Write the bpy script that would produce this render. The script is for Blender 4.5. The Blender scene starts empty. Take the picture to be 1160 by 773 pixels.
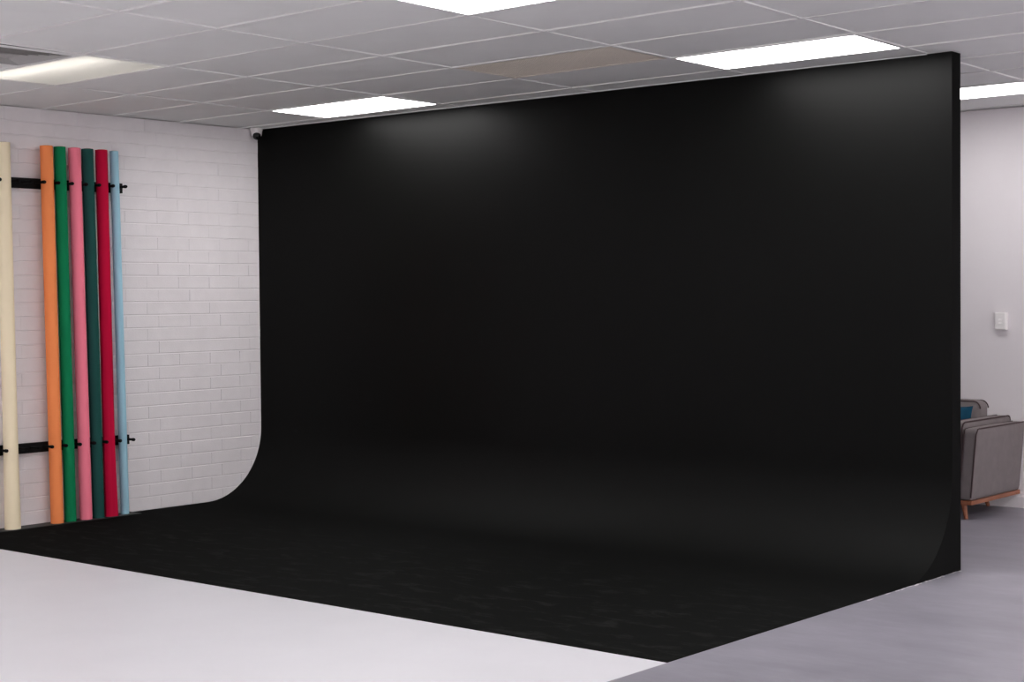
import bpy, bmesh, math, random
from mathutils import Vector, Matrix, Quaternion
random.seed(4)
PI = math.pi
scene = bpy.context.scene
COL = scene.collection

# ------------------------------------------------------------------ helpers
def lin(c):
    c /= 255.0
    return c / 12.92 if c <= 0.04045 else ((c + 0.055) / 1.055) ** 2.4

def obj(name, bm, mat, parent=None, smooth=False, loc=None):
    """link a bmesh as one mesh object (mat: one material or a list)"""
    bmesh.ops.recalc_face_normals(bm, faces=bm.faces)
    me = bpy.data.meshes.new(name)
    bm.to_mesh(me); bm.free()
    for m in (mat if isinstance(mat, list) else [mat]):
        me.materials.append(m)
    if smooth:
        for p in me.polygons: p.use_smooth = True
        try: me.set_sharp_from_angle(angle=math.radians(40))
        except Exception: pass
    o = bpy.data.objects.new(name, me)
    COL.objects.link(o)
    if parent is not None: o.parent = parent
    if loc is not None: o.location = loc
    return o

def thing(name, label, cat, loc=(0, 0, 0), group=None):
    o = bpy.data.objects.new(name, None)
    o.empty_display_size = 0.1
    COL.objects.link(o)
    o.location = loc
    o['label'] = label; o['category'] = cat
    if group: o['group'] = group
    return o

def struct(name, bm, mat, smooth=False, label=None):
    o = obj(name, bm, mat, None, smooth)
    o['kind'] = 'structure'
    if label: o['label'] = label
    return o

def dup(root, loc, label):
    """a copy of a thing with copies of its parts and sub-parts"""
    r = root.copy(); COL.objects.link(r)
    r.location = loc; r['label'] = label
    for ch in list(root.children):
        c = ch.copy(); COL.objects.link(c); c.parent = r
        for g in list(ch.children):
            d = g.copy(); COL.objects.link(d); d.parent = c
    return r

def add_box(bm, lo, hi, mi=0):
    x0, y0, z0 = lo; x1, y1, z1 = hi
    v = [bm.verts.new(p) for p in ((x0,y0,z0),(x1,y0,z0),(x1,y1,z0),(x0,y1,z0),(x0,y0,z1),(x1,y0,z1),(x1,y1,z1),(x0,y1,z1))]
    for f in ((0,3,2,1),(4,5,6,7),(0,1,5,4),(1,2,6,5),(2,3,7,6),(3,0,4,7)):
        bm.faces.new([v[i] for i in f]).material_index = mi
    return v

def bevel_box(lo, hi, w, seg=2):
    bm = bmesh.new(); add_box(bm, lo, hi)
    bmesh.ops.bevel(bm, geom=list(bm.edges), offset=w, segments=seg, profile=0.5, affect='EDGES')
    return bm

def frame_of(d):
    d = d.normalized()
    a = Vector((0, 0, 1)) if abs(d.z) < 0.9 else Vector((1, 0, 0))
    u = d.cross(a).normalized()
    return u, d.cross(u).normalized()

def add_rod(bm, p0, p1, prof, seg=16, cap=True):
    """surface of revolution about p0-p1; prof = [(t, r)...] with t along the axis 0..1"""
    p0 = Vector(p0); p1 = Vector(p1); d = p1 - p0
    u, w = frame_of(d)
    rings = []
    for t, r in prof:
        c = p0 + d * t
        rings.append([bm.verts.new(c + (u * math.cos(2*PI*k/seg) + w * math.sin(2*PI*k/seg)) * r) for k in range(seg)])
    for a, b in zip(rings, rings[1:]):
        for k in range(seg):
            bm.faces.new((a[k], a[(k+1) % seg], b[(k+1) % seg], b[k]))
    if cap:
        bm.faces.new(rings[0][::-1]); bm.faces.new(rings[-1])

def add_tube(bm, pts, r, seg=8, closed=False):
    pts = [Vector(p) for p in pts]; n = len(pts)
    rings = []; up = None
    for i, p in enumerate(pts):
        a = pts[i-1] if (i > 0 or closed) else p
        b = pts[(i+1) % n] if (i < n-1 or closed) else p
        d = (b - a).normalized()
        if up is None: u, w = frame_of(d)
        else:
            u = (up - d * up.dot(d)).normalized(); w = d.cross(u)
        up = u
        rings.append([bm.verts.new(p + (u*math.cos(2*PI*k/seg) + w*math.sin(2*PI*k/seg))*r) for k in range(seg)])
    m = n if closed else n-1
    for i in range(m):
        a, b = rings[i], rings[(i+1) % n]
        for k in range(seg):
            bm.faces.new((a[k], a[(k+1) % seg], b[(k+1) % seg], b[k]))
    if not closed:
        bm.faces.new(rings[0][::-1]); bm.faces.new(rings[-1])

def soft_box(bm, lo, hi, r, puff=(0, 0, 0), n=10):
    """upholstery block: rounded edges, faces swelling by puff along each axis"""
    lo = Vector(lo); hi = Vector(hi); c = (lo + hi) / 2; h = (hi - lo) / 2
    start = set(bm.verts)
    g = bmesh.ops.create_grid(bm, x_segments=1, y_segments=1, size=1)
    bmesh.ops.delete(bm, geom=g['verts'], context='VERTS')
    idx = {}
    def vert(p):
        k = tuple(round(x, 5) for x in p)
        if k not in idx: idx[k] = bm.verts.new(p)
        return idx[k]
    def warp(q):
        p = Vector((q[0]*h.x, q[1]*h.y, q[2]*h.z))
        core = Vector([max(-(h[i]-r), min(h[i]-r, p[i])) for i in range(3)])
        d = p - core
        if d.length > 1e-9: p = core + d.normalized() * r
        for i in range(3):
            j, k = (i+1) % 3, (i+2) % 3
            s = (1 - q[j]**4) * (1 - q[k]**4)
            p[i] += q[i] * puff[i] * s
        return c + p
    m = [math.sin(-PI/2 + PI*i/n) for i in range(n+1)]
    for ax in range(3):
        for sgn in (-1, 1):
            for i in range(n):
                for j in range(n):
                    quad = []
                    for a, b in ((i,j),(i+1,j),(i+1,j+1),(i,j+1)):
                        q = [0, 0, 0]
                        q[ax] = sgn; q[(ax+1) % 3] = m[a]; q[(ax+2) % 3] = m[b]
                        quad.append(vert(warp(q)))
                    if len(set(quad)) == 4:
                        try: bm.faces.new(quad)
                        except ValueError: pass

# ------------------------------------------------------------------ materials
def mat(name, color, rough=0.6, spec=0.5, metallic=0.0, build=None):
    m = bpy.data.materials.new(name); m.use_nodes = True
    nt = m.node_tree; b = nt.nodes['Principled BSDF']
    b.inputs['Base Color'].default_value = (*color, 1)
    b.inputs['Roughness'].default_value = rough
    b.inputs['Specular IOR Level'].default_value = spec
    b.inputs['Metallic'].default_value = metallic
    if build: build(nt, b, color)
    return m

def noise(nt, scale, detail=4, rough=0.6, stretch=None, dist=0.0):
    tc = nt.nodes.new('ShaderNodeTexCoord')
    n = nt.nodes.new('ShaderNodeTexNoise')
    n.inputs['Scale'].default_value = scale
    n.inputs['Detail'].default_value = detail
    n.inputs['Roughness'].default_value = rough
    n.inputs['Distortion'].default_value = dist
    src = tc.outputs['Object']
    if stretch:
        mp = nt.nodes.new('ShaderNodeMapping')
        mp.inputs['Scale'].default_value = stretch
        nt.links.new(src, mp.inputs['Vector']); src = mp.outputs['Vector']
    nt.links.new(src, n.inputs['Vector'])
    return n.outputs['Fac']

def ramp(nt, fac, stops):
    r = nt.nodes.new('ShaderNodeValToRGB')
    el = r.color_ramp.elements
    while len(el) < len(stops): el.new(0.5)
    for e, (p, c) in zip(el, stops):
        e.position = p; e.color = (*c, 1) if len(c) == 3 else c
    nt.links.new(fac, r.inputs['Fac'])
    return r.outputs['Color']

def mul(c, k): return tuple(x * k for x in c)

def bump(nt, b, fac, strength, dist=0.01):
    n = nt.nodes.new('ShaderNodeBump')
    n.inputs['Strength'].default_value = strength
    n.inputs['Distance'].default_value = dist
    nt.links.new(fac, n.inputs['Height'])
    nt.links.new(n.outputs['Normal'], b.inputs['Normal'])

def mottled(scale, lo, hi, bump_s=0.0, bump_scale=60, stretch=None, bdist=0.004):
    def build(nt, b, c):
        f = noise(nt, scale, 5, 0.6, stretch)
        nt.links.new(ramp(nt, f, [(0.3, mul(c, lo)), (0.7, mul(c, hi))]), b.inputs['Base Color'])
        if bump_s: bump(nt, b, noise(nt, bump_scale, 3), bump_s, bdist)
    return build

def concrete(nt, b, c):
    f = noise(nt, 0.9, 6, 0.62, (1, 2.2, 1))
    f2 = noise(nt, 5.0, 6, 0.7, (1, 2.5, 1))
    mx = nt.nodes.new('ShaderNodeMath'); mx.operation = 'MULTIPLY_ADD'
    nt.links.new(f2, mx.inputs[0]); mx.inputs[1].default_value = 0.45
    ad = nt.nodes.new('ShaderNodeMath'); ad.operation = 'MULTIPLY'
    nt.links.new(f, ad.inputs[0]); ad.inputs[1].default_value = 0.55
    nt.links.new(ad.outputs[0], mx.inputs[2])
    nt.links.new(ramp(nt, mx.outputs[0], [(0.36, mul(c, 0.80)), (0.5, c), (0.64, mul(c, 1.22))]), b.inputs['Base Color'])
    r = nt.nodes.new('ShaderNodeMapRange')
    r.inputs['To Min'].default_value = 0.30; r.inputs['To Max'].default_value = 0.5
    nt.links.new(f2, r.inputs['Value']); nt.links.new(r.outputs[0], b.inputs['Roughness'])
    bump(nt, b, f2, 0.08, 0.004)

def black_paint(nt, b, c):
    # matt black paint: thin gloss layer over black, duller where it is walked on, pale rubbed scuffs on the floor
    f = noise(nt, 4.2, 7, 0.66, (1, 2.3, 1), 0.4)
    scuff = ramp(nt, f, [(0.52, (0, 0, 0)), (0.76, (1, 1, 1))])
    geo = nt.nodes.new('ShaderNodeNewGeometry')
    sep = nt.nodes.new('ShaderNodeSeparateXYZ'); nt.links.new(geo.outputs['Position'], sep.inputs[0])
    mr = nt.nodes.new('ShaderNodeMapRange')
    mr.inputs['From Min'].default_value = -0.7; mr.inputs['From Max'].default_value = -2.0
    nt.links.new(sep.outputs['Y'], mr.inputs['Value'])
    mm = nt.nodes.new('ShaderNodeMath'); mm.operation = 'MULTIPLY'
    nt.links.new(scuff, mm.inputs[0]); nt.links.new(mr.outputs[0], mm.inputs[1])
    mix = nt.nodes.new('ShaderNodeMix'); mix.data_type = 'RGBA'
    nt.links.new(mm.outputs[0], mix.inputs['Factor'])
    mix.inputs[6].default_value = (*c, 1); mix.inputs[7].default_value = (0.017, 0.017, 0.0162, 1)
    nt.nodes.remove(b)
    out = [n for n in nt.nodes if n.type == 'OUTPUT_MATERIAL'][0]
    df = nt.nodes.new('ShaderNodeBsdfDiffuse'); gl = nt.nodes.new('ShaderNodeBsdfGlossy')
    nt.links.new(mix.outputs[2], df.inputs['Color'])
    rr = nt.nodes.new('ShaderNodeMapRange'); rr.interpolation_type = 'SMOOTHSTEP'
    rr.inputs['From Min'].default_value = 0.1; rr.inputs['From Max'].default_value = 0.9
    rr.inputs['To Min'].default_value = 0.66; rr.inputs['To Max'].default_value = 0.43
    nt.links.new(sep.outputs['Z'], rr.inputs['Value']); nt.links.new(rr.outputs[0], gl.inputs['Roughness'])
    fr = nt.nodes.new('ShaderNodeFresnel'); fr.inputs['IOR'].default_value = 1.3
    fm = nt.nodes.new('ShaderNodeMath'); fm.operation = 'MULTIPLY'; fm.inputs[1].default_value = 0.72
    nt.links.new(fr.outputs[0], fm.inputs[0])
    fc = nt.nodes.new('ShaderNodeMath'); fc.operation = 'MINIMUM'; fc.inputs[1].default_value = 0.015
    nt.links.new(fm.outputs[0], fc.inputs[0])
    ms = nt.nodes.new('ShaderNodeMixShader')
    nt.links.new(fc.outputs[0], ms.inputs[0]); nt.links.new(df.outputs[0], ms.inputs[1]); nt.links.new(gl.outputs[0], ms.inputs[2])
    nt.links.new(ms.outputs[0], out.inputs['Surface'])

def emit(name, color, strength):
    m = bpy.data.materials.new(name); m.use_nodes = True
    b = m.node_tree.nodes['Principled BSDF']
    b.inputs['Base Color'].default_value = (0.9, 0.9, 0.9, 1)
    b.inputs['Emission Color'].default_value = (*color, 1)
    b.inputs['Emission Strength'].default_value = strength
    return m

LIGHT = 12.2
M = {}
M['brick'] = mat('painted_brick', (0.775, 0.735, 0.75), 0.55, 0.4, build=mottled(7, 0.97, 1.03, 0.25, 90))
M['plaster'] = mat('white_plaster', (0.83, 0.785, 0.805), 0.6, 0.35, build=mottled(1.6, 0.98, 1.02, 0.06, 120))
M['tile'] = mat('ceiling_tile', (0.86, 0.865, 0.85), 0.75, 0.3, build=mottled(1.3, 0.97, 1.03, 0.10, 220))
M['tbar'] = mat('white_grid_bar', (0.85, 0.845, 0.835), 0.45, 0.4, build=mottled(3, 0.98, 1.02))
M['gap'] = mat('ceiling_void', (0.20, 0.19, 0.19), 0.9, 0.2, build=mottled(3, 0.9, 1.1))
M['white_floor'] = mat('white_floor_paint', (0.69, 0.68, 0.712), 0.45, 0.35, build=mottled(2.2, 0.98, 1.02, 0.03, 40))
M['concrete'] = mat('grey_floor_paint', (0.262, 0.25, 0.288), 0.4, 0.5, build=concrete)
M['black'] = mat('matt_black_paint', (0.0012, 0.0013, 0.0011), 0.44, 0.11, build=black_paint)
M['strip'] = mat('worn_black_strip', (0.022, 0.023, 0.023), 0.6, 0.4, build=mottled(9, 0.7, 1.3, 0.1, 60))
M['black_metal'] = mat('black_steel', (0.004, 0.004, 0.004), 0.55, 0.12, build=mottled(20, 0.9, 1.1))
M['black_foam'] = mat('black_rubber', (0.005, 0.0045, 0.0045), 0.8, 0.12, build=mottled(40, 0.8, 1.2))
M['diffuser'] = emit('lit_diffuser', (1.0, 0.985, 0.985), LIGHT)
M['tube'] = emit('lit_tube', (1.0, 0.99, 0.96), 330.0)
M['opal'] = bpy.data.materials.new('opal_diffuser'); M['opal'].use_nodes = True
_nt = M['opal'].node_tree; _nt.nodes.clear()
_o = _nt.nodes.new('ShaderNodeOutputMaterial'); _t = _nt.nodes.new('ShaderNodeBsdfTranslucent'); _d = _nt.nodes.new('ShaderNodeBsdfDiffuse'); _m = _nt.nodes.new('ShaderNodeMixShader')
_t.inputs['Color'].default_value = (0.97, 0.96, 0.94, 1); _d.inputs['Color'].default_value = (0.85, 0.84, 0.82, 1)
_m.inputs[0].default_value = 0.35
_nt.links.new(_t.outputs[0], _m.inputs[1]); _nt.links.new(_d.outputs[0], _m.inputs[2]); _nt.links.new(_m.outputs[0], _o.inputs['Surface'])
M['pane'] = bpy.data.materials.new('added_window_glass'); M['pane'].use_nodes = True
_nt = M['pane'].node_tree; _nt.nodes.clear()
_o = _nt.nodes.new('ShaderNodeOutputMaterial'); _t = _nt.nodes.new('ShaderNodeBsdfTransparent'); _d = _nt.nodes.new('ShaderNodeBsdfGlossy'); _m = _nt.nodes.new('ShaderNodeMixShader')
_d.inputs['Roughness'].default_value = 0.02; _m.inputs[0].default_value = 0.07
_nt.links.new(_t.outputs[0], _m.inputs[1]); _nt.links.new(_d.outputs[0], _m.inputs[2]); _nt.links.new(_m.outputs[0], _o.inputs['Surface'])
M['trough'] = mat('white_reflector', (0.42, 0.41, 0.39), 0.5, 0.3, build=mottled(2, 0.99, 1.01))
M['vent'] = mat('beige_vent', (0.74, 0.68, 0.60), 0.7, 0.3, build=mottled(2, 0.96, 1.04))
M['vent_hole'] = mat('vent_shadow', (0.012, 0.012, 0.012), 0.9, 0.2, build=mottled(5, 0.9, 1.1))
M['vane'] = mat('vane_paint', (0.40, 0.39, 0.375), 0.6, 0.4, build=mottled(5, 0.97, 1.03))
M['plastic'] = mat('white_plastic', (0.87, 0.84, 0.83), 0.35, 0.5, build=mottled(20, 0.99, 1.01))
M['lens'] = mat('black_dome', (0.006, 0.007, 0.007), 0.25, 0.5, build=mottled(20, 0.95, 1.05))
M['card'] = mat('brown_card', (0.40, 0.28, 0.17), 0.8, 0.2, build=mottled(30, 0.9, 1.1))
M['fabric'] = mat('grey_fabric', (0.205, 0.178, 0.178), 0.9, 0.2, build=mottled(14, 0.93, 1.07, 0.3, 420))
M['piping'] = mat('dark_piping', (0.06, 0.038, 0.04), 0.8, 0.2, build=mottled(40, 0.9, 1.1))
M['blue'] = mat('blue_fabric', (0.007, 0.060, 0.110), 0.9, 0.2, build=mottled(14, 0.9, 1.1, 0.3, 380))
def wood(nt, b, c):
    f = noise(nt, 6, 5, 0.6, (8, 1, 8))
    nt.links.new(ramp(nt, f, [(0.3, mul(c, 0.75)), (0.7, mul(c, 1.2))]), b.inputs['Base Color'])
M['wood'] = mat('orange_wood', (0.29, 0.105, 0.052), 0.45, 0.4, build=wood)

# ------------------------------------------------------------------ room shell
W, D, H = 6.065, 2.94, 3.0
YR = 2.89                       # rear wall behind the black partition
XR, YF = 14.0, -12.0            # the parts of the studio behind the photographer

# floors: grey painted concrete (L shaped) and the white painted half
bm = bmesh.new()
for lo, hi in (((W, YF, -0.1), (XR, YR, 0)), ((0, 0.06, -0.1), (W, YR, 0))):
    add_box(bm, lo, hi)
struct('floor', bm, M['concrete'], label='grey painted concrete floor')
bm = bmesh.new(); add_box(bm, (0, YF, -0.1), (W, -D, 0))
struct('floor_white', bm, M['white_floor'], label='white painted studio floor')

# black cyclorama: wall, sweep and floor apron in one skin with an end cap
def front(x): return -0.005 - 0.05 * x / W
def cove_profile(x):
    R = 0.57; yf = front(x)
    pts = [(yf, H), (yf, 2.2), (yf, 1.4), (yf, R)]
    for k in range(1, 24):
        a = PI/2 * k / 24
        pts.append((yf - R + R*math.cos(a), R - R*math.sin(a)))
    pts += [(yf - R, 0), (-1.5, 0), (-D, 0)]
    return pts
bm = bmesh.new()
cols = []
for x in (0.0, 2.0, 4.0, W):
    loop = cove_profile(x) + [(-D, -0.1), (0.058, -0.1), (0.058, H)]
    cols.append([bm.verts.new((x, y, z)) for y, z in loop])
n = len(cols[0])
for a, b in zip(cols, cols[1:]):
    for k in range(n):
        bm.faces.new((a[k], a[(k+1) % n], b[(k+1) % n], b[k]))
bm.faces.new(cols[0]); bm.faces.new(cols[-1][::-1])
struct('wall_back', bm, M['black'], smooth=True, label='matt black studio cove wall curving into a black floor')

# thin worn strip along the foot of the brick wall, where the black paint stops
bm = bevel_box((0.0, -D, 0.0), (0.145, -1.32, 0.005), 0.0015, 1)
struct('trim_1', bm, M['strip'], label='dark worn strip under the paper rolls')

# brick wall: raised bricks over recessed joints
bm = bmesh.new()
add_box(bm, (-0.15, YF, -0.1), (-0.004, YR, H))
bl, bh, g = 0.303, 0.1, 0.0026
row = 0; z = 0.0
while z < H - 1e-6:
    off = -0.116 if row % 2 == 0 else -0.223
    y = off - 0.303*41
    while y < YR:
        y0, y1 = max(y, YF), min(y + bl, YR)
        z0, z1 = z + g, min(z + bh, H) - (g if z + bh < H - 0.01 else 0)
        if y1 - y0 > 0.02:
            d = random.uniform(-0.0010, 0.0010); c = 0.003
            t = [random.uniform(-0.0006, 0.0006) for _ in range(4)]
            v = [bm.verts.new(p) for p in ((-0.004, y0, z0), (-0.004, y1, z0), (-0.004, y1, z1), (-0.004, y0, z1))]
            w = [bm.verts.new(p) for p in ((d+t[0], y0, z0+c), (d+t[1], y1, z0+c), (d+t[2], y1, z1-c), (d+t[3], y0, z1-c))]
            bm.faces.new(w)
            for k in range(4):
                bm.faces.new((v[k], v[(k+1) % 4], w[(k+1) % 4], w[k]))
            if random.random() < 0.75:       # paint ridge left along the upright joint
                rw, rh = random.uniform(0.0025, 0.005), random.uniform(0.0012, 0.003)
                a_ = [bm.verts.new(p) for p in ((-0.002, y0 - rw, z0 + c), (rh, y0, z0 + c*2), (-0.002, y0 + rw, z0 + c), (-0.002, y0 - rw, z1 - c), (rh, y0, z1 - c*2), (-0.002, y0 + rw, z1 - c))]
                for f_ in ((0, 1, 4, 3), (1, 2, 5, 4), (0, 2, 1), (3, 4, 5)): bm.faces.new([a_[q_] for q_ in f_])
        y += bl
    z += bh; row += 1
struct('wall_left', bm, M['brick'], label='white painted brick wall')

for nm, lo, hi in (('wall_rear', (-0.15, YR, -0.1), (XR + 0.15, YR + 0.15, H)),
                   ):
    bm = bmesh.new(); add_box(bm, lo, hi)
    struct(nm, bm, M['plaster'])
# unseen side of the studio, to the right of the photographer: wall with three windows added to bring in daylight
WIN = [(-8.4, -5.6), (-4.8, -2.0), (-1.2, 1.6)]; WZ0, WZ1 = 0.7, 2.6
bm = bmesh.new()
add_box(bm, (XR, YF, -0.1), (XR + 0.15, YR, WZ0)); add_box(bm, (XR, YF, WZ1), (XR + 0.15, YR, H))
ys = [YF] + [y for w_ in WIN for y in w_] + [YR]
for y0, y1 in zip(ys[::2], ys[1::2]): add_box(bm, (XR, y0, WZ0), (XR + 0.15, y1, WZ1))
struct('wall_right', bm, M['plaster'])
for k, (y0, y1) in enumerate(WIN):
    bm = bmesh.new(); ym = (y0 + y1)/2
    for a_, b_ in (((y0, WZ0), (y1, WZ0 + 0.05)), ((y0, WZ1 - 0.05), (y1, WZ1)), ((y0, WZ0 + 0.05), (y0 + 0.05, WZ1 - 0.05)),
                   ((y1 - 0.05, WZ0 + 0.05), (y1, WZ1 - 0.05)), ((ym - 0.025, WZ0 + 0.05), (ym + 0.025, WZ1 - 0.05))):
        add_box(bm, (XR + 0.05, a_[0], a_[1]), (XR + 0.10, b_[0], b_[1]))
    wf = struct('added_window_%d' % (k+1), bm, M['tbar'])
    bm = bmesh.new(); add_box(bm, (XR + 0.072, y0 + 0.05, WZ0 + 0.05), (XR + 0.078, y1 - 0.05, WZ1 - 0.05))
    obj('pane', bm, M['pane'], wf)
    ld = bpy.data.lights.new('added_window_portal', 'AREA'); ld.shape = 'RECTANGLE'; ld.size = WZ1 - WZ0; ld.size_y = y1 - y0
    ld.cycles.is_portal = True
    lo_ = bpy.data.objects.new('added_window_portal', ld); COL.objects.link(lo_)
    lo_.location = (XR + 0.02, ym, (WZ0 + WZ1)/2); lo_.rotation_euler = (0, PI/2, 0)
# wall behind the photographer, with an unseen glazed opening added to light the rear wall
FX0, FX1, FZ0, FZ1 = 6.6, 13.2, 0.3, 2.7
bm = bmesh.new()
add_box(bm, (-0.15, YF - 0.15, -0.1), (FX0, YF, H)); add_box(bm, (FX1, YF - 0.15, -0.1), (XR + 0.15, YF, H))
add_box(bm, (FX0, YF - 0.15, -0.1), (FX1, YF, FZ0)); add_box(bm, (FX0, YF - 0.15, FZ1), (FX1, YF, H))
struct('wall_front', bm, M['plaster'])
bm = bmesh.new()
add_box(bm, (FX0, YF - 0.1, FZ0), (FX1, YF - 0.05, FZ0 + 0.05)); add_box(bm, (FX0, YF - 0.1, FZ1 - 0.05), (FX1, YF - 0.05, FZ1))
for k in range(5):
    xc = FX0 + 0.025 + (FX1 - FX0 - 0.05)*k/4
    add_box(bm, (xc - 0.025, YF - 0.1, FZ0 + 0.05), (xc + 0.025, YF - 0.05, FZ1 - 0.05))
wf = struct('added_window_4', bm, M['tbar'])
bm = bmesh.new(); add_box(bm, (FX0 + 0.05, YF - 0.078, FZ0 + 0.05), (FX1 - 0.05, YF - 0.072, FZ1 - 0.05)); obj('pane', bm, M['pane'], wf)
ld = bpy.data.lights.new('added_window_portal', 'AREA'); ld.shape = 'RECTANGLE'; ld.size = FX1 - FX0; ld.size_y = FZ1 - FZ0
ld.cycles.is_portal = True
lo_ = bpy.data.objects.new('added_window_portal', ld); COL.objects.link(lo_)
lo_.location = ((FX0 + FX1)/2, YF - 0.02, (FZ0 + FZ1)/2); lo_.rotation_euler = (PI/2, 0, 0)
# chipped pale paint along the foot of the black wall's free end
bm = bmesh.new(); rc = random.Random(11)
for k in range(26):
    yc = rc.uniform(-0.75, 0.04) if k % 5 else rc.uniform(-1.4, 0.02); xc = W + rc.uniform(0.003, 0.016)
    ry, rx = rc.uniform(0.010, 0.035), rc.uniform(0.003, 0.009)
    bm.faces.new([bm.verts.new((max(W + 0.0005, xc + rx*math.cos(q_*PI/4)*rc.uniform(0.6, 1.2)), yc + ry*math.sin(q_*PI/4)*rc.uniform(0.6, 1.2), 0.0012)) for q_ in range(8)])
struct('trim_3', bm, M['plaster'], label='chips of pale paint at the foot of the black cove edge')
# skirting along the rear wall, with a stepped top
bm = bmesh.new()
prof = [(0, 0), (-0.016, 0), (-0.016, 0.085), (-0.011, 0.092), (-0.011, 0.112), (-0.005, 0.12), (0, 0.12)]
a = [bm.verts.new((0.0, YR + y, z)) for y, z in prof]; b = [bm.verts.new((XR, YR + y, z)) for y, z in prof]
for k in range(len(prof)):
    k2 = (k+1) % len(prof); bm.faces.new((a[k], a[k2], b[k2], b[k]))
bm.faces.new(a); bm.faces.new(b[::-1])
struct('baseboard_rear', bm, M['plaster'])

# ------------------------------------------------------------------ ceiling grid
GX, GY = (1.1369, -2.6863), None
def gp(i, j):
    """corner (i, j) of the ceiling grid, measured from the grid's own slightly skewed lines"""
    return (1.1369 + 1.2226*i - 0.0269*j, -2.6863 - 0.0386*i + 0.6235*j)
fixtures = {}      # cell -> kind
for cj, cis in ((-9, (0, 6)), (-5, (0, 3, 6, 9)), (-1, (3, 6, 9)), (3, (0, 3, 6)), (7, (0, 3, 6, 9))):
    for ci in cis:
        fixtures[(ci, cj)] = 'light'
fixtures[(0, -1)] = 'trough'
fixtures[(2, 2)] = 'vent'
bm = bmesh.new()
add_box(bm, (-0.15, YF - 0.15, H + 0.14), (XR + 0.15, YR + 0.15, H + 0.2), 2)
bw = 0.011
for i in range(-2, 12):
    for j in range(-16, 10):
        x, y = gp(i, j)
        if not (-1.5 < x < XR + 0.4 and YF - 1.0 < y < YR + 0.3): continue
        P = [gp(i, j), gp(i+1, j), gp(i+1, j+1), gp(i, j+1)]
        ux = Vector((P[1][0]-P[0][0], P[1][1]-P[0][1])); uy = Vector((P[3][0]-P[0][0], P[3][1]-P[0][1]))
        def q(s, t, z):
            p = Vector(P[0]) + ux*s + uy*t
            return bm.verts.new((p.x, p.y, z))
        sx, sy = bw/ux.length, bw/uy.length
        # bars on the low-i and low-j sides of the cell
        for s0, s1, t0, t1 in ((-sx, sx, -sy, 1-sy), (sx, 1-sx, -sy, sy)):
            lo = [q(s0, t0, H), q(s1, t0, H), q(s1, t1, H), q(s0, t1, H)]
            hi = [q(s0, t0, H+0.03), q(s1, t0, H+0.03), q(s1, t1, H+0.03), q(s0, t1, H+0.03)]
            bm.faces.new(lo).material_index = 1
            for k in range(4):
                bm.faces.new((lo[k], lo[(k+1) % 4], hi[(k+1) % 4], hi[k])).material_index = 1
        if (i, j) in fixtures: continue
        s_lo = sx*1.3; s_hi = 0.475 if (i, j) == (0, -2) else 1 - sx*1.3     # tile cut beside the air diffuser
        # lay-in tile, each a little out of true
        e = 0.45
        s0, s1, t0, t1 = s_lo, s_hi, sy*(1+e), 1-sy*(1+e)
        zz = [H + 0.006 + random.uniform(-0.003, 0.003) for _ in range(4)]
        lo = [q(s0, t0, zz[0]), q(s1, t0, zz[1]), q(s1, t1, zz[2]), q(s0, t1, zz[3])]
        hi = [q(s0, t0, H+0.02), q(s1, t0, H+0.02), q(s1, t1, H+0.02), q(s0, t1, H+0.02)]
        bm.faces.new(lo).material_index = 0
        for k in range(4):
            bm.faces.new((lo[k], lo[(k+1) % 4], hi[(k+1) % 4], hi[k])).material_index = 0
struct('ceiling', bm, [M['tile'], M['tbar'], M['gap']], label='white tiled suspended ceiling')

# wall angle where the ceiling meets the black wall and the brick
bm = bmesh.new()
add_box(bm, (0.0, front(3) - 0.024, H - 0.004), (W - 0.02, front(3) + 0.0, H + 0.002))
struct('trim_2', bm, M['tbar'])

# ------------------------------------------------------------------ ceiling fittings
UX = Vector((1.2226, -0.0386, 0)); UY = Vector((-0.0269, 0.6235, 0))
def cellbox(bm, s0, s1, t0, t1, z0, z1):
    """block spanning part of a ceiling cell, in cell coordinates centred on the cell"""
    pts = [(s0, t0), (s1, t0), (s1, t1), (s0, t1)]
    lo = [bm.verts.new(UX*s + UY*t + Vector((0, 0, z0))) for s, t in pts]
    hi = [bm.verts.new(UX*s + UY*t + Vector((0, 0, z1))) for s, t in pts]
    bm.faces.new(lo); bm.faces.new(hi)
    for k in range(4): bm.faces.new((lo[k], lo[(k+1) % 4], hi[(k+1) % 4], hi[k]))
def centre(i, j):
    a = gp(i, j); b = gp(i+1, j+1)
    return ((a[0]+b[0])/2, (a[1]+b[1])/2, H)
fx, fy = 0.010/1.22, 0.010/0.62
ex, ey = 0.5 - 0.012/1.22, 0.5 - 0.012/0.62
panel = thing('ceiling_light', 'lit white ceiling panel close to the black wall above its left end', 'light', centre(0, 3), 'flat ceiling light panels')
bm = bmesh.new()
for s0, s1, t0, t1 in ((-ex, ex, -ey, -ey+fy), (-ex, ex, ey-fy, ey), (-ex, -ex+fx, -ey+fy, ey-fy), (ex-fx, ex, -ey+fy, ey-fy)):
    cellbox(bm, s0, s1, t0, t1, 0.0, 0.02)
obj('frame', bm, M['tbar'], panel)
bm = bmesh.new(); cellbox(bm, -ex+fx, ex-fx, -ey+fy, ey-fy, 0.002, 0.016)
obj('diffuser', bm, M['diffuser'], panel)
dim = emit('dimmer_diffuser', (1.0, 0.985, 0.985), 9.0)
bright = emit('brighter_diffuser', (1.0, 0.985, 0.975), 17.5)
[c for c in panel.children if c.name.startswith('diffuser')][0].data.materials[0] = bright
normal_mesh = [c for c in panel.children if c.name.startswith('diffuser')][0].data.copy(); normal_mesh.materials[0] = M['diffuser']
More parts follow.
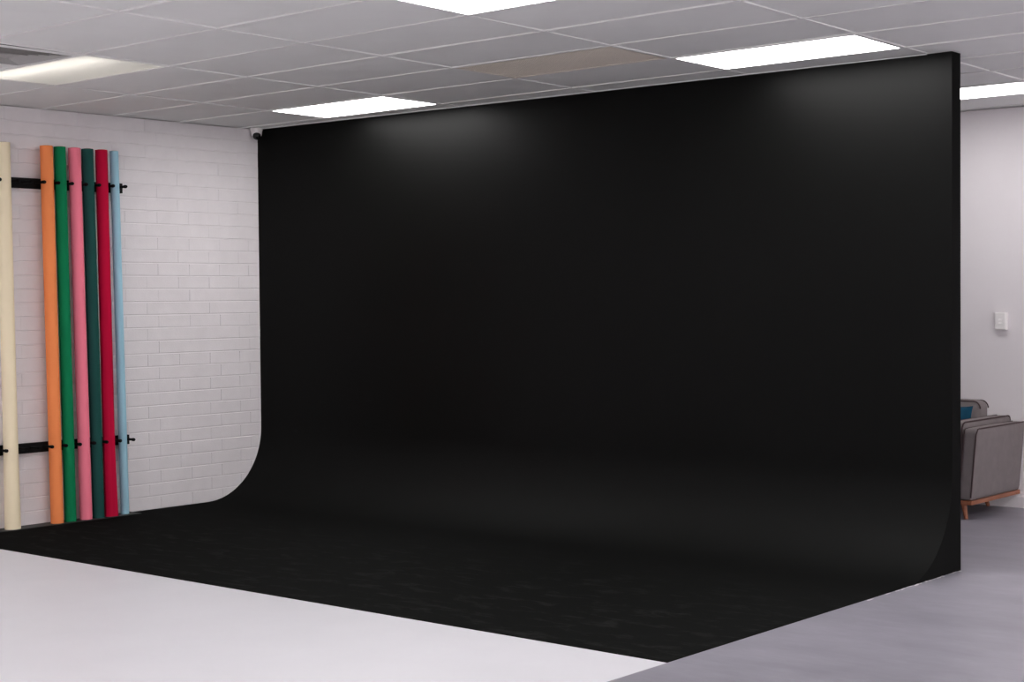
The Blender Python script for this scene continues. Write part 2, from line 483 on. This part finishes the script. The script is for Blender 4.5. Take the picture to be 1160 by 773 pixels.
labels = {(3, 3): 'lit white ceiling panel close to the black wall near its right end',
          (3, -1): 'lit white ceiling panel cut off by the top edge of the photo',
          (3, 7): 'lit white ceiling panel beyond the black wall, above the sofa and plain rear wall'}
for (i, j), kind in sorted(fixtures.items()):
    if kind != 'light' or (i, j) == (0, 3): continue
    o = dup(panel, centre(i, j), labels.get((i, j), 'lit white ceiling panel further along the ceiling, not visible in the photo'))
    if j != 3:
        for ch in o.children:
            if ch.name.startswith('diffuser'): ch.data = normal_mesh
    if (i, j) == (3, 7):
        for ch in o.children:
            if ch.name.startswith('diffuser'):
                ch.data = ch.data.copy(); ch.data.materials[0] = dim
    if (i, j) not in labels: o['group'] = 'ceiling light panels outside the photo'

# recessed fluorescent trough at the far left: open box, tube and sloped white reflectors
tr = thing('recessed_ceiling_light', 'recessed open fluorescent ceiling light fading to cream, above the paper rolls', 'light', centre(0, -1))
bm = bmesh.new()
dz = 0.13
rim = [Vector((0, 0, 0.0)) + UX*s + UY*t for s, t in ((-ex, -ey), (ex, -ey), (ex, ey), (-ex, ey))]
top = [Vector((0, 0, dz)) + UX*s + UY*t for s, t in ((-ex, -ey), (ex, -ey), (ex, ey), (-ex, ey))]
a = [bm.verts.new(p) for p in rim]; b = [bm.verts.new(p) for p in top]
for k in range(4): bm.faces.new((a[k], a[(k+1) % 4], b[(k+1) % 4], b[k]))
bm.faces.new(b)
obj('reflector', bm, M['trough'], tr)
bm = bmesh.new()
for s0, s1, t0, t1 in ((-ex, ex, -ey, -ey+fy*0.6), (-ex, ex, ey-fy*0.6, ey), (-ex, -ex+fx*0.6, -ey, ey), (ex-fx*0.6, ex, -ey, ey)):
    cellbox(bm, s0, s1, t0, t1, -0.001, 0.006)
obj('frame', bm, M['tbar'], tr)
bm = bmesh.new(); cellbox(bm, -ex+fx*0.6, ex-fx*0.6, -ey+fy*0.6, ey-fy*0.6, 0.003, 0.006)
obj('diffuser', bm, M['opal'], tr)
bm = bmesh.new()
add_rod(bm, UX*(-0.47) + UY*(-0.24) + Vector((0, 0, 0.105)), UX*0.45 + UY*(-0.24) + Vector((0, 0, 0.105)), [(0, 0.010), (0.004, 0.013), (0.996, 0.013), (1, 0.010)], 14)
obj('fluorescent_tube', bm, M['tube'], tr, True)

# beige perforated return-air vent
vt = thing('ceiling_vent', 'beige perforated air return panel set flush in the ceiling tiles', 'vent', centre(2, 2))
bm = bmesh.new()
for s0, s1, t0, t1 in ((-ex, ex, -ey, -ey+fy*2), (-ex, ex, ey-fy*2, ey), (-ex, -ex+fx*2, -ey+fy*2, ey-fy*2), (ex-fx*2, ex, -ey+fy*2, ey-fy*2)):
    cellbox(bm, s0, s1, t0, t1, 0.001, 0.02)
obj('frame', bm, M['vent'], vt)
bm = bmesh.new()
nx, ny = 64, 32
for k in range(nx):
    s = -ex + fx*2 + (2*ex - 4*fx)*(k + 0.5)/nx
    cellbox(bm, s - 0.0022, s + 0.0022, -ey+fy*2, ey-fy*2, 0.004, 0.011)
for k in range(ny):
    t = -ey + fy*2 + (2*ey - 4*fy)*(k + 0.5)/ny
    cellbox(bm, -ex+fx*2, ex-fx*2, t - 0.0045, t + 0.0045, 0.0045, 0.0105)
obj('grille', bm, M['vent'], vt)
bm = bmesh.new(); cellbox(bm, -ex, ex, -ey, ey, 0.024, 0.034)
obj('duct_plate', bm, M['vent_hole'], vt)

# four-way air diffuser at the very left edge
cx, cy = 2.055, -3.645
df = thing('air_diffuser', 'square slatted air diffuser in the ceiling at the top left edge', 'vent', (cx, cy, H))
def ring(bm, r0, z0, r1, z1, th=0.0025):
    vs = []
    for r, z in ((r0, z0), (r1, z1), (r1, z1 + th), (r0, z0 + th)):
        vs.append([bm.verts.new((sx*r, sy*r, z)) for sx, sy in ((-1, -1), (1, -1), (1, 1), (-1, 1))])
    for a, b in zip(vs, vs[1:] + vs[:1]):
        for k in range(4): bm.faces.new((a[k], a[(k+1) % 4], b[(k+1) % 4], b[k]))
bm = bmesh.new(); ring(bm, 0.312, -0.001, 0.272, -0.004, 0.003)
obj('frame', bm, M['tile'], df)
for r in (0.268, 0.226, 0.184, 0.142, 0.100):
    bm = bmesh.new(); ring(bm, r, -0.004, r - 0.040, 0.034, 0.0016)
    obj('vane', bm, M['vane'], df)
bm = bmesh.new(); add_box(bm, (-0.06, -0.06, -0.004), (0.06, 0.06, -0.001)); obj('centre_plate', bm, M['vane'], df)
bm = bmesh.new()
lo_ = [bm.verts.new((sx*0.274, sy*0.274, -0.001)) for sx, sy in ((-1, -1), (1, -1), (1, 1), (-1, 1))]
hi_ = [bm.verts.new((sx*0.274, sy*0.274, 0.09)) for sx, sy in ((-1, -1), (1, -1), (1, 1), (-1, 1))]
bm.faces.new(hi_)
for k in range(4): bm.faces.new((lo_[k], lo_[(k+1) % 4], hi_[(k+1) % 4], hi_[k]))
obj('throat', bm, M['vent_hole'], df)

# ------------------------------------------------------------------ security camera in the corner
sc = thing('security_camera', 'small white security camera with black dome in the top corner beside the black wall', 'camera', (0.056, -0.062, H))
bm = bmesh.new(); add_rod(bm, (0, 0, 0.004), (0, 0, -0.062), [(0, 0.050), (0.2, 0.050), (0.35, 0.046), (0.85, 0.042), (1, 0.034)], 28)
obj('housing', bm, M['plastic'], sc, True)
bm = bmesh.new(); bmesh.ops.create_uvsphere(bm, u_segments=24, v_segments=14, radius=0.033)
bmesh.ops.translate(bm, verts=bm.verts, vec=(0.018, -0.014, -0.060))
dome = obj('dome', bm, M['lens'], sc, True); dome['label'] = 'black camera dome'
bm = bmesh.new(); add_rod(bm, (0.030, -0.024, -0.070), (0.0405, -0.0325, -0.078), [(0, 0.014), (0.8, 0.014), (1, 0.011)], 18)
obj('lens', bm, M['lens'], dome, True)

# ------------------------------------------------------------------ racks of paper rolls
def rack(name, label, zc, y_end, pegs, zr, group='black wall racks'):
    t = thing(name, label, 'rack', (0.0, y_end, zc), group)
    h = zr
    obj('rail', bevel_box((0.001, -1.95, -h/2), (0.035, 0.0, h/2), 0.003, 2), M['black_metal'], t)
    for i, y in enumerate(pegs):
        bm = bmesh.new()
        add_rod(bm, (0.03, y - y_end, 0.006), (0.15, y - y_end, 0.006), [(0, 0.012), (0.04, 0.012), (0.06, 0.0095), (0.78, 0.0095), (0.80, 0.0122), (0.95, 0.0122), (1.0, 0.009)], 14)
        obj('peg', bm, M['black_foam'], t, True)
    return t
up = [-2.117, -1.9995, -1.884, -1.7635, -1.650, -1.528, -1.417]
lo = [-2.088, -1.971, -1.852, -1.7285, -1.621, -1.500, -1.379]
more = [-2.82, -2.705, -2.59, -2.474]
rack('roll_rack', 'upper black wall rail with pegs near the tops of the paper rolls', 2.457, -1.368, more + [-2.33, -2.225] + up, 0.074)
rack('roll_rack', 'lower black wall rail with pegs low down behind the paper rolls', 0.560, -1.34, more[:-1] + [-2.458, -2.30, -2.195] + lo, 0.072)

def roll(label, rgb, r, topxy, basexy, flare=0.0, sheet=None, seam=2.2, L=2.722):
    base = Vector((basexy[0], basexy[1], 0.006)); top = Vector((topxy[0], topxy[1], 0.006 + L))
    d = (top - base)
    t = thing('paper_roll', label, 'paper roll', base, 'rolls of backdrop paper')
    t.rotation_mode = 'QUATERNION'
    t.rotation_quaternion = Vector((0, 0, 1)).rotation_difference(d.normalized())
    c = tuple(lin(x) for x in rgb)
    pm = mat('paper_%d_%d_%d' % rgb, tuple(x * min(1.75, 0.95 / max(c)) for x in c), 0.75, 0.12, build=mottled(5, 0.96, 1.04, stretch=(1, 1, 0.25)))
    # paper: one wound turn whose outer edge lies proud as a lip, hollow in the middle
    bm = bmesh.new(); n = 40; ri = 0.6*r
    prof = []
    zs = [0.0, 0.05, 0.2, 0.45, 0.8, 1.2, 1.7, 2.2, L - 0.004, L]
    for z in zs:
        f = flare * max(0, 1 - z/0.9) ** 1.5
        k0 = 0.97 if z == L else 1.0
        outer = []
        for k in range(n + 1):
            th = seam + 2*PI*k/n
            rr = (r + f) * k0 - 0.0016 + 0.0016*k/n
            outer.append((rr*math.cos(th), rr*math.sin(th), z))
        prof.append([bm.verts.new(p) for p in outer])
    inner = [[bm.verts.new((ri*math.cos(seam + 2*PI*k/n), ri*math.sin(seam + 2*PI*k/n), z)) for k in range(n + 1)] for z in (0.0, L)]
    for a, b in zip(prof, prof[1:]):
        for k in range(n): bm.faces.new((a[k], a[k+1], b[k+1], b[k]))
        bm.faces.new((a[n], a[0], b[0], b[n]))
    for k in range(n):
        bm.faces.new((inner[0][k], inner[0][k+1], prof[0][k+1], prof[0][k]))
        bm.faces.new((inner[1][k], inner[1][k+1], prof[-1][k+1], prof[-1][k]))
        bm.faces.new((inner[0][k], inner[0][k+1], inner[1][k+1], inner[1][k]))
    obj('paper', bm, pm, t, True)
    bm = bmesh.new()
    ro, rn = ri - 0.001, ri - 0.006
    rings = [[bm.verts.new((q*math.cos(2*PI*k/24), q*math.sin(2*PI*k/24), z)) for k in range(24)] for q, z in ((ro, 0.001), (ro, L + 0.003), (rn, L + 0.003), (rn, 0.001))]
    for a, b in zip(rings, rings[1:] + rings[:1]):
        for k in range(24): bm.faces.new((a[k], a[(k+1) % 24], b[(k+1) % 24], b[k]))
    obj('core_tube', bm, M['card'], t, True)
    if sheet:
        # loose outer turn springing away from the roll towards its foot
        th0, wmax, zt = sheet
        bm = bmesh.new(); grid = []
        for iz in range(19):
            z = 0.001 + zt*iz/18
            w = wmax * (1 - iz/18) ** 0.8 + 0.004
            rowv = []
            for k in range(9):
                s = k/8
                a = th0 - 0.9 + 0.9*s          # hugging the roll, then peeling off along the tangent
                rr = r + 0.0012 + 0.10*w*s*s
                p = Vector((rr*math.cos(a), rr*math.sin(a), z))
                tang = Vector((-math.sin(th0), math.cos(th0), 0))
                rad = Vector((math.cos(th0), math.sin(th0), 0))
                p += tang*(w*s**1.5) - rad*(0.22*w*s**2.5)
                rowv.append(p)
            grid.append(rowv)
        th = 0.0008
        va = [[bm.verts.new(p) for p in rv] for rv in grid]
        vb = [[bm.verts.new(p + Vector((th, 0, 0))) for p in rv] for rv in grid]
        for i in range(18):
            for k in range(8):
                bm.faces.new((va[i][k], va[i][k+1], va[i+1][k+1], va[i+1][k]))
                bm.faces.new((vb[i][k], vb[i+1][k], vb[i+1][k+1], vb[i][k+1]))
        for i in range(18):
            for k in (0, 8): bm.faces.new((va[i][k], va[i+1][k], vb[i+1][k], vb[i][k]))
        for k in range(8):
            for i in (0, 18): bm.faces.new((va[i][k], va[i][k+1], vb[i][k+1], vb[i][k]))
        obj('loose_sheet', bm, pm, t, True)
    return t
roll('cream roll of backdrop paper standing apart at the left end of the racks', (196, 184, 158), 0.050, (0.090, -2.416), (0.090, -2.388), 0.006, seam=1.2)
roll('orange roll of backdrop paper standing next to the bright green roll', (216, 126, 76), 0.0465, (0.087, -2.062), (0.087, -2.022), 0.0, seam=3.6)
roll('bright green roll of backdrop paper between the orange and pink rolls', (8, 96, 60), 0.0435, (0.085, -1.948), (0.085, -1.906), 0.0, seam=0.6)
roll('pink roll of backdrop paper between the bright and dark green rolls', (212, 110, 128), 0.0455, (0.086, -1.826), (0.086, -1.774), 0.0, seam=3.9)
roll('dark green roll of backdrop paper between the pink and crimson rolls', (22, 58, 54), 0.0435, (0.085, -1.713), (0.085, -1.664), 0.0, seam=2.0)
roll('crimson roll of backdrop paper with its lower edge coming loose', (146, 6, 42), 0.0455, (0.086, -1.592), (0.086, -1.558), 0.0, sheet=(-0.5, 0.047, 1.7), seam=3.3)
roll('slim pale blue roll of backdrop paper at the right end of the racks', (122, 156, 170), 0.033, (0.072, -1.468), (0.074, -1.420), 0.0, seam=-0.15)

# ------------------------------------------------------------------ switch box on the rear wall
sw = thing('wall_switch', 'small white switch box with two rockers on the plain wall above the sofa', 'switch', (5.106, YR, 1.400))
obj('box', bevel_box((-0.044, -0.036, -0.066), (0.044, 0.0, 0.066), 0.004, 2), M['plastic'], sw)
obj('cover_plate', bevel_box((-0.038, -0.041, -0.060), (0.038, -0.0355, 0.060), 0.002, 2), M['plastic'], sw)
for z in (0.012, -0.012):
    bm = bmesh.new()
    v = [(-0.014, -0.0405, z-0.007), (0.010, -0.0405, z-0.007), (0.010, -0.0405, z+0.007), (-0.014, -0.0405, z+0.007),
         (-0.014, -0.0475, z-0.007), (0.010, -0.0475, z-0.007), (0.010, -0.0425, z+0.007), (-0.014, -0.0425, z+0.007)]
    v = [bm.verts.new(p) for p in v]
    for f in ((0,3,2,1),(4,5,6,7),(0,1,5,4),(1,2,6,5),(2,3,7,6),(3,0,4,7)): bm.faces.new([v[i] for i in f])
    obj('rocker', bm, M['plastic'], sw)

# ------------------------------------------------------------------ sofa against the rear wall
SX, SY = 4.30, 2.435
sofa = thing('sofa', 'grey fabric sofa with dark piping on a timber base against the rear wall', 'sofa', (SX, SY, 0))
def L3(x, y, z): return (x - SX, y - SY, z)
def piping(parent, pts, closed=False, r=0.0055):
    bm = bmesh.new(); add_tube(bm, pts, r, 8, closed); obj('piping', bm, M['piping'], parent, True)
def lean(o, sgn):
    """arms lean outwards towards the top"""
    for v in o.data.vertices: v.co.x += sgn * 0.045 * (v.co.z - 0.138) / 0.51
def rounded_loop(axis, pos, a0, a1, b0, b1, r, n=6):
    """closed rounded rectangle in the plane axis=pos; a, b are the other two axes in order"""
    pts = []
    for (ca, cb, st) in ((a1-r, b1-r, 0), (a0+r, b1-r, PI/2), (a0+r, b0+r, PI), (a1-r, b0+r, 1.5*PI)):
        for k in range(n + 1):
            t = st + PI/2*k/n
            a, b = ca + r*math.cos(t), cb + r*math.sin(t)
            pts.append(L3(pos, a, b) if axis == 0 else L3(a, pos, b))
    return pts
XA, XB, YA, YB = 3.35, 5.25, 2.02, 2.875
# timber base frame
bm = bmesh.new()
for lo_, hi_ in (((XA, YA, 0.108), (XB, YA+0.045, 0.138)), ((XA, YB-0.045, 0.108), (XB, YB, 0.138)),
                 ((XA, YA+0.045, 0.108), (XA+0.045, YB-0.045, 0.138)), ((XB-0.045, YA+0.045, 0.108), (XB, YB-0.045, 0.138)),
                 ((4.28, YA+0.045, 0.108), (4.32, YB-0.045, 0.138))):
    add_box(bm, L3(*lo_), L3(*hi_))
fr = obj('base_frame', bm, M['wood'], sofa); fr['label'] = 'orange timber base frame'
for sx, sy in ((1, 0), (1, 1), (0, 0), (0, 1)):
    inset = 0.085 if sy == 0 else 0.26
    x = XB - inset if sx else XA + inset; y = YA + 0.06 if sy == 0 else YB - 0.06
    dx = 0.028 if sx else -0.028; dy = -0.02 if sy == 0 else 0.02
    bm = bmesh.new(); add_rod(bm, L3(x+dx, y+dy, 0.0), L3(x, y, 0.112), [(0, 0.0125), (0.05, 0.014), (1, 0.021)], 16)
    lg = obj('leg', bm, M['wood'], sofa, True); lg['label'] = 'splayed timber leg'
# arms: outer padded panel and taller inner pad
for side in (1, 0):
    x0, x1 = (XB - 0.105, XB - 0.002) if side else (XA + 0.002, XA + 0.105)
    bm = bmesh.new(); soft_box(bm, L3(x0, YA + 0.004, 0.138), L3(x1, YB, 0.652), 0.022, (0.004, 0.004, 0.004), 12)
    arm = obj('arm_panel', bm, M['fabric'], sofa, True)
    for xs in ((x1 - 0.012, x0 + 0.012)):
        piping(arm, [L3(xs + (0.006 if xs > (x0+x1)/2 else -0.006), YA + 0.002 + 0.0*k, 0.16 + 0.45*k/6) for k in range(7)] +
               [L3(xs + (0.006 if xs > (x0+x1)/2 else -0.006), YA + 0.010 + 0.02*math.sin(k*PI/8)*0.6, 0.625 + 0.022*math.sin(k*PI/8)) for k in range(1, 5)] +
               [L3(xs + (0.004 if xs > (x0+x1)/2 else -0.004), YA + 0.05 + (YB - YA - 0.07)*k/8, 0.6505) for k in range(9)])
    a0, a1 = (x0 - 0.112, x0 - 0.003) if side else (x1 + 0.003, x1 + 0.112)
    bm = bmesh.new(); soft_box(bm, L3(a0, YA + 0.006, 0.16), L3(a1, YB - 0.02, 0.692), 0.026, (0.003, 0.004, 0.008), 12)
    pad = obj('arm_pad', bm, M['fabric'], sofa, True)
    for xs in (a0 + 0.008, a1 - 0.008):
        piping(pad, rounded_loop(0, xs, YA + 0.004, YB - 0.020, 0.17, 0.694, 0.045))
for o in [c for c in sofa.children if c.name.startswith('arm_')]:
    sg = 1 if sum(v.co.x for v in o.data.vertices) > 0 else -1
    lean(o, sg)
    for c in o.children: lean(c, sg)
ix0, ix1 = XA + 0.22, XB - 0.22
mid = (ix0 + ix1) / 2
bm = bmesh.new(); soft_box(bm, L3(ix0 - 0.1, YB - 0.11, 0.138), L3(ix1 + 0.1, YB - 0.002, 0.66), 0.03, (0, 0.004, 0.004), 10)
obj('back_panel', bm, M['fabric'], sofa, True)
bm = bmesh.new(); soft_box(bm, L3(ix0 - 0.1, YA + 0.02, 0.138), L3(ix1 + 0.1, YB - 0.1, 0.29), 0.02, (0, 0.003, 0), 8)
obj('seat_deck', bm, M['fabric'], sofa, True)
for c0, c1 in ((ix0, mid), (mid, ix1)):
    e0, e1 = (c0 - 0.03, c1) if c0 == ix0 else (c0, c1 + 0.03)
    bm = bmesh.new(); soft_box(bm, L3(c0 + 0.003, YA + 0.0, 0.292), L3(c1 - 0.003, YB - 0.13, 0.43), 0.035, (0, 0.006, 0.014), 12)
    s = obj('seat_cushion', bm, M['fabric'], sofa, True)
    bm = bmesh.new(); soft_box(bm, L3(e0 + 0.003, YB - 0.26, 0.435), L3(e1 - 0.003, YB - 0.112, 0.805), 0.045, (0.0, 0.02, 0.012), 14)
    k_ = obj('back_cushion', bm, M['fabric'], sofa, True)
    piping(k_, rounded_loop(1, YB - 0.258, e0 + 0.008, e1 - 0.008, 0.442, 0.806, 0.055))
    piping(k_, rounded_loop(1, YB - 0.118, e0 + 0.008, e1 - 0.008, 0.442, 0.806, 0.055))

# blue scatter cushion leaning on the back, by the right arm
pl = thing('throw_pillow', 'blue throw pillow leaning on the sofa back beside the near arm', 'pillow', (4.856, 2.495, 0.448))
bm = bmesh.new(); S = 0.165; n = 20
gridf, gridb = [], []
for i in range(n + 1):
    rf, rb = [], []
    for j in range(n + 1):
        u, v = -1 + 2*i/n, -1 + 2*j/n
        k = 1 - 0.07*(1 - u*u*u*u)*abs(v)**3 - 0.0
        l = 1 - 0.07*(1 - v*v*v*v)*abs(u)**3
        hgt = 0.062 * ((1 - u*u) * (1 - v*v)) ** 0.55
        p = (S*u*l, S*v*k)
        edge = i in (0, n) or j in (0, n)
        a = bm.verts.new((p[0], -hgt, p[1] + S))
        b = a if edge else bm.verts.new((p[0], hgt, p[1] + S))
        rf.append(a); rb.append(b)
    gridf.append(rf); gridb.append(rb)
for g_ in (gridf, gridb):
    for i in range(n):
        for j in range(n):
            q4 = (g_[i][j], g_[i+1][j], g_[i+1][j+1], g_[i][j+1])
            if len(set(q4)) >= 3:
                try: bm.faces.new(q4)
                except ValueError: pass
tilt = Matrix.Rotation(math.radians(-10), 4, 'X')
bmesh.ops.transform(bm, matrix=tilt, verts=bm.verts)
cov = obj('cover', bm, M['blue'], pl, True)
bm = bmesh.new()
edge = []
for i in range(n): edge.append((-1 + 2*i/n, -1))
for i in range(n): edge.append((1, -1 + 2*i/n))
for i in range(n): edge.append((1 - 2*i/n, 1))
for i in range(n): edge.append((-1, 1 - 2*i/n))
pts = []
for u, v in edge:
    k = 1 - 0.07*(1 - u**4)*abs(v)**3; l = 1 - 0.07*(1 - v**4)*abs(u)**3
    pts.append(tilt @ Vector((S*u*l, 0, S*v*k + S)))
add_tube(bm, pts, 0.004, 6, True); obj('seam', bm, M['blue'], pl, True)

# ------------------------------------------------------------------ ambient, camera, view
w = bpy.data.worlds.new('studio_world'); w.use_nodes = True
w.node_tree.nodes['Background'].inputs['Color'].default_value = (1.0, 0.96, 0.97, 1)
w.node_tree.nodes['Background'].inputs['Strength'].default_value = 5.0
scene.world = w

cam_d = bpy.data.cameras.new('camera'); cam = bpy.data.objects.new('camera', cam_d); COL.objects.link(cam)
yaw, pitch, roll_a = -0.701231655, -0.027847874, -0.0085222
d = Vector((math.sin(yaw)*math.cos(pitch), math.cos(yaw)*math.cos(pitch), math.sin(pitch)))
r = Vector((math.cos(yaw), -math.sin(yaw), 0)); u = r.cross(d)
r2 = r*math.cos(roll_a) + u*math.sin(roll_a); u2 = -r*math.sin(roll_a) + u*math.cos(roll_a)
mw = Matrix(((r2.x, u2.x, -d.x, 10.07497), (r2.y, u2.y, -d.y, -8.72776), (r2.z, u2.z, -d.z, 1.61847), (0, 0, 0, 1)))
cam.matrix_world = mw
cam_d.sensor_fit = 'HORIZONTAL'; cam_d.sensor_width = 36.0
cam_d.lens = 36.0 * 1815.534 / 1160.0
cam_d.clip_start = 0.05; cam_d.clip_end = 100
scene.camera = cam

scene.view_settings.view_transform = 'Standard'
try: scene.view_settings.look = 'None'
except Exception: pass
scene.view_settings.gamma = 1.0
scene.view_settings.exposure = -0.12
scene.view_settings.use_curve_mapping = False
scene.cycles.max_bounces = 12
scene.cycles.diffuse_bounces = 8
scene.cycles.use_denoising = True
scene.cycles.sample_clamp_indirect = 6.0
